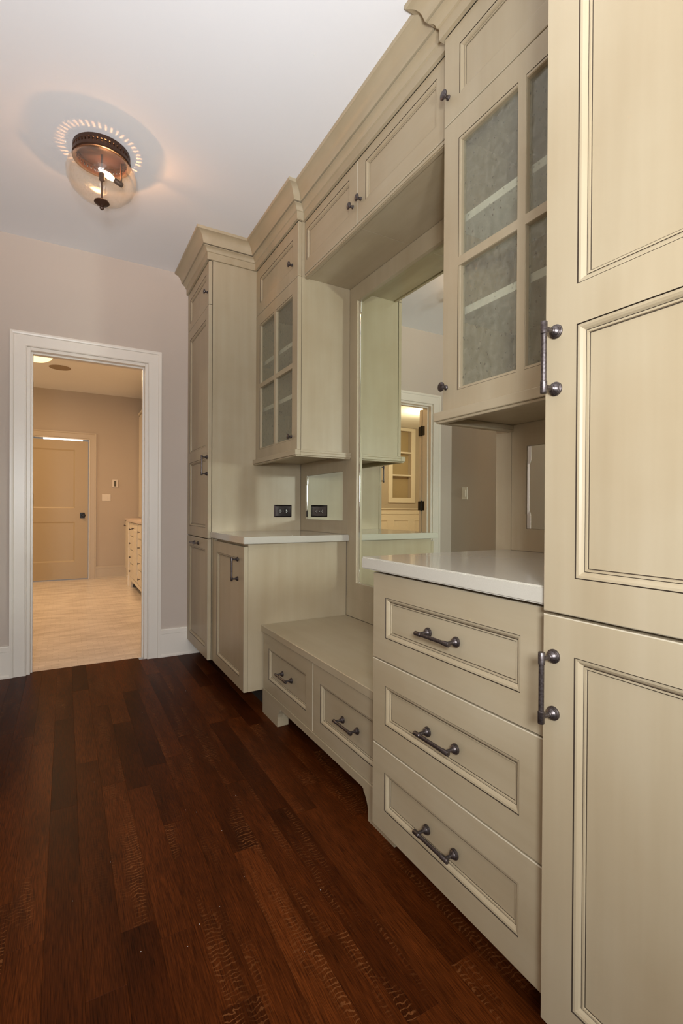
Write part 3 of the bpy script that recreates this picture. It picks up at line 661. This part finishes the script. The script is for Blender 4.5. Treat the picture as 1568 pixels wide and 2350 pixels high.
# ------------------------------------------------------------------ ceiling lamp of the passage
LX, LY = 0.148, 2.60
t = thing('ceiling_light', 'dark bronze flush ceiling light with seeded glass bowl and lit bulb', 'lamp', (LX, LY, H))
mb = MB(); mb.lathe([(0, 0), (0.118, 0), (0.118, 0.006), (0, 0.006)], (LX, LY, H), (0, 0, -1), 48)
mb.lathe([(0.118, 0.033), (0.126, 0.034), (0.127, 0.048), (0.121, 0.052), (0.112, 0.050), (0.112, 0.033), (0.118, 0.033)], (LX, LY, H), (0, 0, -1), 48)
mb.lathe([(0.116, 0.0), (0.124, 0.0), (0.124, 0.017), (0.116, 0.017)], (LX, LY, H), (0, 0, -1), 48); mb.build('canopy', COPPER, t)
mb = MB(); nb = 44
for k in range(nb):
    a = 2 * math.pi * k / nb; c, s = math.cos(a), math.sin(a); w_ = 0.0048
    pts = []
    for r in (0.1175, 0.1225):
        for q in (-w_, w_): pts.append((LX + c * r - s * q, LY + s * r + c * q))
    for i, j_ in ((0, 1), (1, 3), (3, 2), (2, 0)): mb.quad([(*pts[i], H - 0.012), (*pts[j_], H - 0.012), (*pts[j_], H - 0.040), (*pts[i], H - 0.040)])
mb.build('pierced_band', COPPER, t)
mb = MB(); mb.lathe([(0, 0.008), (0.100, 0.008), (0.102, 0.012), (0.098, 0.014), (0, 0.014)], (LX, LY, H), (0, 0, -1), 40); mb.build('reflector', COPPER, t)
out_ = [(0.110, 0.050), (0.128, 0.062), (0.145, 0.085), (0.153, 0.115), (0.150, 0.145), (0.135, 0.178), (0.105, 0.208), (0.065, 0.228), (0.012, 0.238)]
inn = [(r - 0.003 if r > 0.02 else r, h - 0.003 if h > 0.2 else h) for r, h in reversed(out_)]
mb = MB(); mb.lathe(out_ + inn, (LX, LY, H), (0, 0, -1), 56); mb.build('glass_bowl', BOWL, t)
mb = MB(); mb.lathe([(0.004, 0.012), (0.004, 0.238)], (LX, LY, H), (0, 0, -1), 12); mb.lathe([(0.009, 0.10), (0.013, 0.105), (0.013, 0.135), (0.006, 0.142)], (LX, LY, H), (0, 0, -1), 16); mb.build('stem', COPPER, t)
mb = MB(); mb.lathe([(0.003, 0.236), (0.032, 0.238), (0.034, 0.243), (0.026, 0.250), (0.012, 0.256), (0.007, 0.262), (0.010, 0.268), (0.006, 0.275), (0, 0.277)], (LX, LY, H), (0, 0, -1), 24); mb.build('finial', COPPER, t)
org = (LX + 0.066, LY + 0.014, H - 0.112); ax = (-0.95, -0.18, 0.30)
mb = MB(); mb.lathe([(0.006, -0.03), (0.010, -0.028), (0.012, -0.024), (0.012, 0.010), (0.009, 0.014)], org, ax, 14)
mb.lathe([(0.004, 0.0), (0.004, 0.10)], (LX + 0.086, LY + 0.018, H - 0.118), (0, 0, 1), 10); mb.build('bulb_holder', COPPER, t)
mb = MB(); mb.lathe([(0.008, 0.012), (0.013, 0.026), (0.015, 0.038), (0.0125, 0.052), (0.007, 0.068), (0.002, 0.084), (0, 0.088)], org, ax, 14); mb.build('bulb', BULB, t)
lamp('hall_bulb', 'POINT', (LX + 0.018, LY + 0.004, H - 0.094), 46.0, (1.0, 0.46, 0.18), shadow_soft_size=0.012)

# ------------------------------------------------------------------ the room beyond: lamp, speaker, vanity, hutch, plates
t = thing('dome_light', 'glowing flush dome ceiling light in the room beyond the doorway', 'lamp', (-0.30, 6.43, HL))
mb = MB(); mb.lathe([(0.185, 0), (0.19, 0.012), (0.175, 0.020)], (-0.30, 6.43, HL), (0, 0, -1), 40); mb.build('rim', PLASTIC, t)
mb = MB(); mb.lathe([(0.176, 0.014), (0.160, 0.040), (0.120, 0.064), (0.060, 0.078), (0, 0.082)], (-0.30, 6.43, HL), (0, 0, -1), 40); mb.build('glass_dome', DOME, t)
lamp('dome_lamp', 'AREA', (-0.30, 6.43, HL - 0.09), 30, (1.0, 0.61, 0.31), shape='DISK', size=0.3)
lamp('vanity_light', 'POINT', (0.62, 4.75, HL - 0.35), 12, (1.0, 0.60, 0.31), shadow_soft_size=0.08)
lamp('niche_fill', 'POINT', (-2.6, 6.6, HL - 0.3), 45, (1.0, 0.80, 0.50), shadow_soft_size=0.08)  # added unseen lamp that brightens the wall around the niche
t = thing('ceiling_speaker', 'round tan speaker grille in the ceiling beyond the doorway', 'speaker', (-0.06, 6.90, HL))
mb = MB(); mb.lathe([(0.118, 0), (0.118, 0.004), (0.108, 0.006)], (-0.06, 6.90, HL), (0, 0, -1), 36); mb.build('rim', GRILLE, t)
mb = MB(); mb.lathe([(0.108, 0.0045), (0, 0.0045)], (-0.06, 6.90, HL), (0, 0, -1), 36); mb.build('grille', GRILLE, t)
mb = MB(); mb.box(0.482, 0.602, YB - 0.007, YB, 1.167, 1.271, 0.002); t = thing('switch_plate', 'pinkish blank-looking switch plate on the wall beside the far white door', 'switch', (0.542, YB, 1.219)); mb.build('plate', PLASTIC, t)
for x in (0.512, 0.572):
    mb = MB(); mb.box(x - 0.016, x + 0.016, YB - 0.010, YB - 0.0065, 1.187, 1.251, 0.001); mb.build('rocker', PLASTIC, t)
t = thing('thermostat', 'small white thermostat with dark display above the switch plate', 'thermostat', (0.66, YB, 1.435))
mb = MB(); mb.box(0.622, 0.70, YB - 0.02, YB, 1.375, 1.495, 0.004); mb.build('body', PLASTIC, t)
mb = MB(); mb.box(0.647, 0.676, YB - 0.0225, YB - 0.0195, 1.392, 1.478, 0.001); mb.build('display', GREYP, t)
t = thing('light_switch', 'white rocker light switch on the passage wall, seen in the mirror', 'switch', (XL, 3.47, 1.22))
mb = MB(); mb.box(XL, XL + 0.006, 3.432, 3.504, 1.163, 1.278, 0.002); mb.build('plate', TRIM, t)
mb = MB(); mb.box(XL + 0.006, XL + 0.010, 3.451, 3.485, 1.187, 1.253, 0.001); mb.build('rocker', TRIM, t)

VX, VX2 = 0.765, 0.800; VA, VM, VB = 5.75, 7.33, YB - 0.001
t = thing('vanity', 'cream vanity with column, drawers and bracket foot in the room beyond the doorway', 'vanity', (1.05, 7.0, 0))
mb = MB(); mb.box(VX + 0.02, XLR - 0.001, VA, VM, 0.13, 0.875, 0.002); mb.box(VX2 + 0.02, XLR - 0.001, VM, VB, 0.0, 0.875, 0.002); mb.build('carcass', VANITY, t)
mb = MB(); mb.box(VX - 0.02, XLR - 0.001, VA - 0.02, VM + 0.02, 0.876, 0.91, 0.003); mb.box(VX2 - 0.005, XLR - 0.001, VM + 0.02, VB, 0.876, 0.91, 0.003); mb.build('counter', MARBLE, t)
mb = MB(); mb.box(VX - 0.012, VX + 0.02, VM - 0.09, VM, 0.0, 0.875, 0.006); mb.box(VX - 0.02, VX + 0.02, VM - 0.095, VM + 0.004, 0.0, 0.14, 0.004); mb.build('column', VANITY, t)
for (a, b_, z0, z1) in [(6.83, 7.22, 0.14 + 0.185 * k, 0.31 + 0.185 * k) for k in range(4)] + [(5.95, 6.34, 0.14 + 0.185 * k, 0.31 + 0.185 * k) for k in range(4)]:
    mb = MB(); mb.box(VX, VX + 0.02, a, b_, z0, z1, 0.004); dr = mb.build('drawer', VANITY, t)
    k_ = MB(); k_.lathe([(0.005, 0), (0.005, 0.014), (0.013, 0.02), (0.013, 0.027), (0, 0.03)], (VX, (a + b_) / 2, (z0 + z1) / 2), (-1, 0, 0), 10)
    k_.build('knob', BRONZE, dr)
for (a, b_, x_) in ((6.38, 6.79, VX), (7.42, 8.08, VX2)):
    mb = MB(); mb.box(x_, x_ + 0.02, a, b_, 0.15, 0.865, 0.004); dr = mb.build('door', VANITY, t)
    mb = MB(); mb.box(x_ - 0.006, x_ - 0.0002, a + 0.07, b_ - 0.07, 0.24, 0.78, 0.004); mb.build('panel', VANITY, dr)
    k_ = MB(); k_.lathe([(0.005, 0), (0.005, 0.014), (0.013, 0.02), (0.013, 0.027), (0, 0.03)], (x_, b_ - 0.05, 0.80), (-1, 0, 0), 10); k_.build('knob', BRONZE, dr)
mb = MB(); arch = [(VA, 0), (VA + 0.14, 0), (VA + 0.15, 0.04), (VA + 0.19, 0.085), (VA + 0.24, 0.095), (VM - 0.35, 0.095), (VM - 0.30, 0.085), (VM - 0.26, 0.04), (VM - 0.25, 0), (VM - 0.09, 0), (VM - 0.09, 0.135), (VA, 0.135)]
for p, q in zip(arch[1:9], arch[2:10]):
    if p[0] < q[0]: mb.quad([(VX, p[0], p[1]), (VX, q[0], q[1]), (VX, q[0], 0.135), (VX, p[0], 0.135)])
mb.quad([(VX, VA, 0), (VX, VA + 0.14, 0), (VX, VA + 0.14, 0.135), (VX, VA, 0.135)])
for p, q in zip(arch, arch[1:] + arch[:1]): mb.quad([(VX, *p), (VX, *q), (VX + 0.03, *q), (VX + 0.03, *p)])
mb.build('bracket_rail', VANITY, t)
t = thing('hutch', 'tall cream upper hutch standing on the vanity, mostly hidden by the door casing', 'cabinet', (1.18, 6.9, 0.91))
mb = MB(); mb.box(1.012, XLR - 0.001, 5.8, YB - 0.001, 0.911, 2.50, 0.003); mb.build('carcass', VANITY, t)
mb = MB(); mb.box(0.985, XLR - 0.001, 5.77, YB - 0.001, 2.50, 2.535, 0.006); mb.build('top_molding', VANITY, t)
for k in range(4):
    mb = MB(); mb.box(0.994, 1.0115, 5.82 + k * 0.59, 6.39 + k * 0.59, 0.93, 2.48, 0.003); dr = mb.build('door', VANITY, t)

# ------------------------------------------------------------------ crumbs on the floor
mb = MB(); rnd2 = random.Random(4)
for (x, y) in [(0.12, 1.6), (0.30, 1.25), (0.37, 1.75), (0.45, 1.58), (0.40, 1.72), (0.02, 1.49), (0.16, 1.24), (0.45, 1.35), (0.26, 1.20), (0.36, 1.28), (0.10, 2.1), (0.55, 1.75), (0.61, 2.9), (0.35, 2.7), (0.62, 1.2), (0.5, 1.05)]:
    bm = bmesh.new(); bmesh.ops.create_icosphere(bm, subdivisions=1, radius=0.0010 * rnd2.uniform(0.7, 1.3))
    for v in bm.verts: v.co = v.co * rnd2.uniform(0.7, 1.2) + Vector((x, y, 0.001))
    mb.add(bm); bm.free()
o = mb.build('plaster_crumbs', DUST); tag(o, 'tiny white plaster crumbs scattered on the dark plank floor', 'crumbs', kind='stuff')
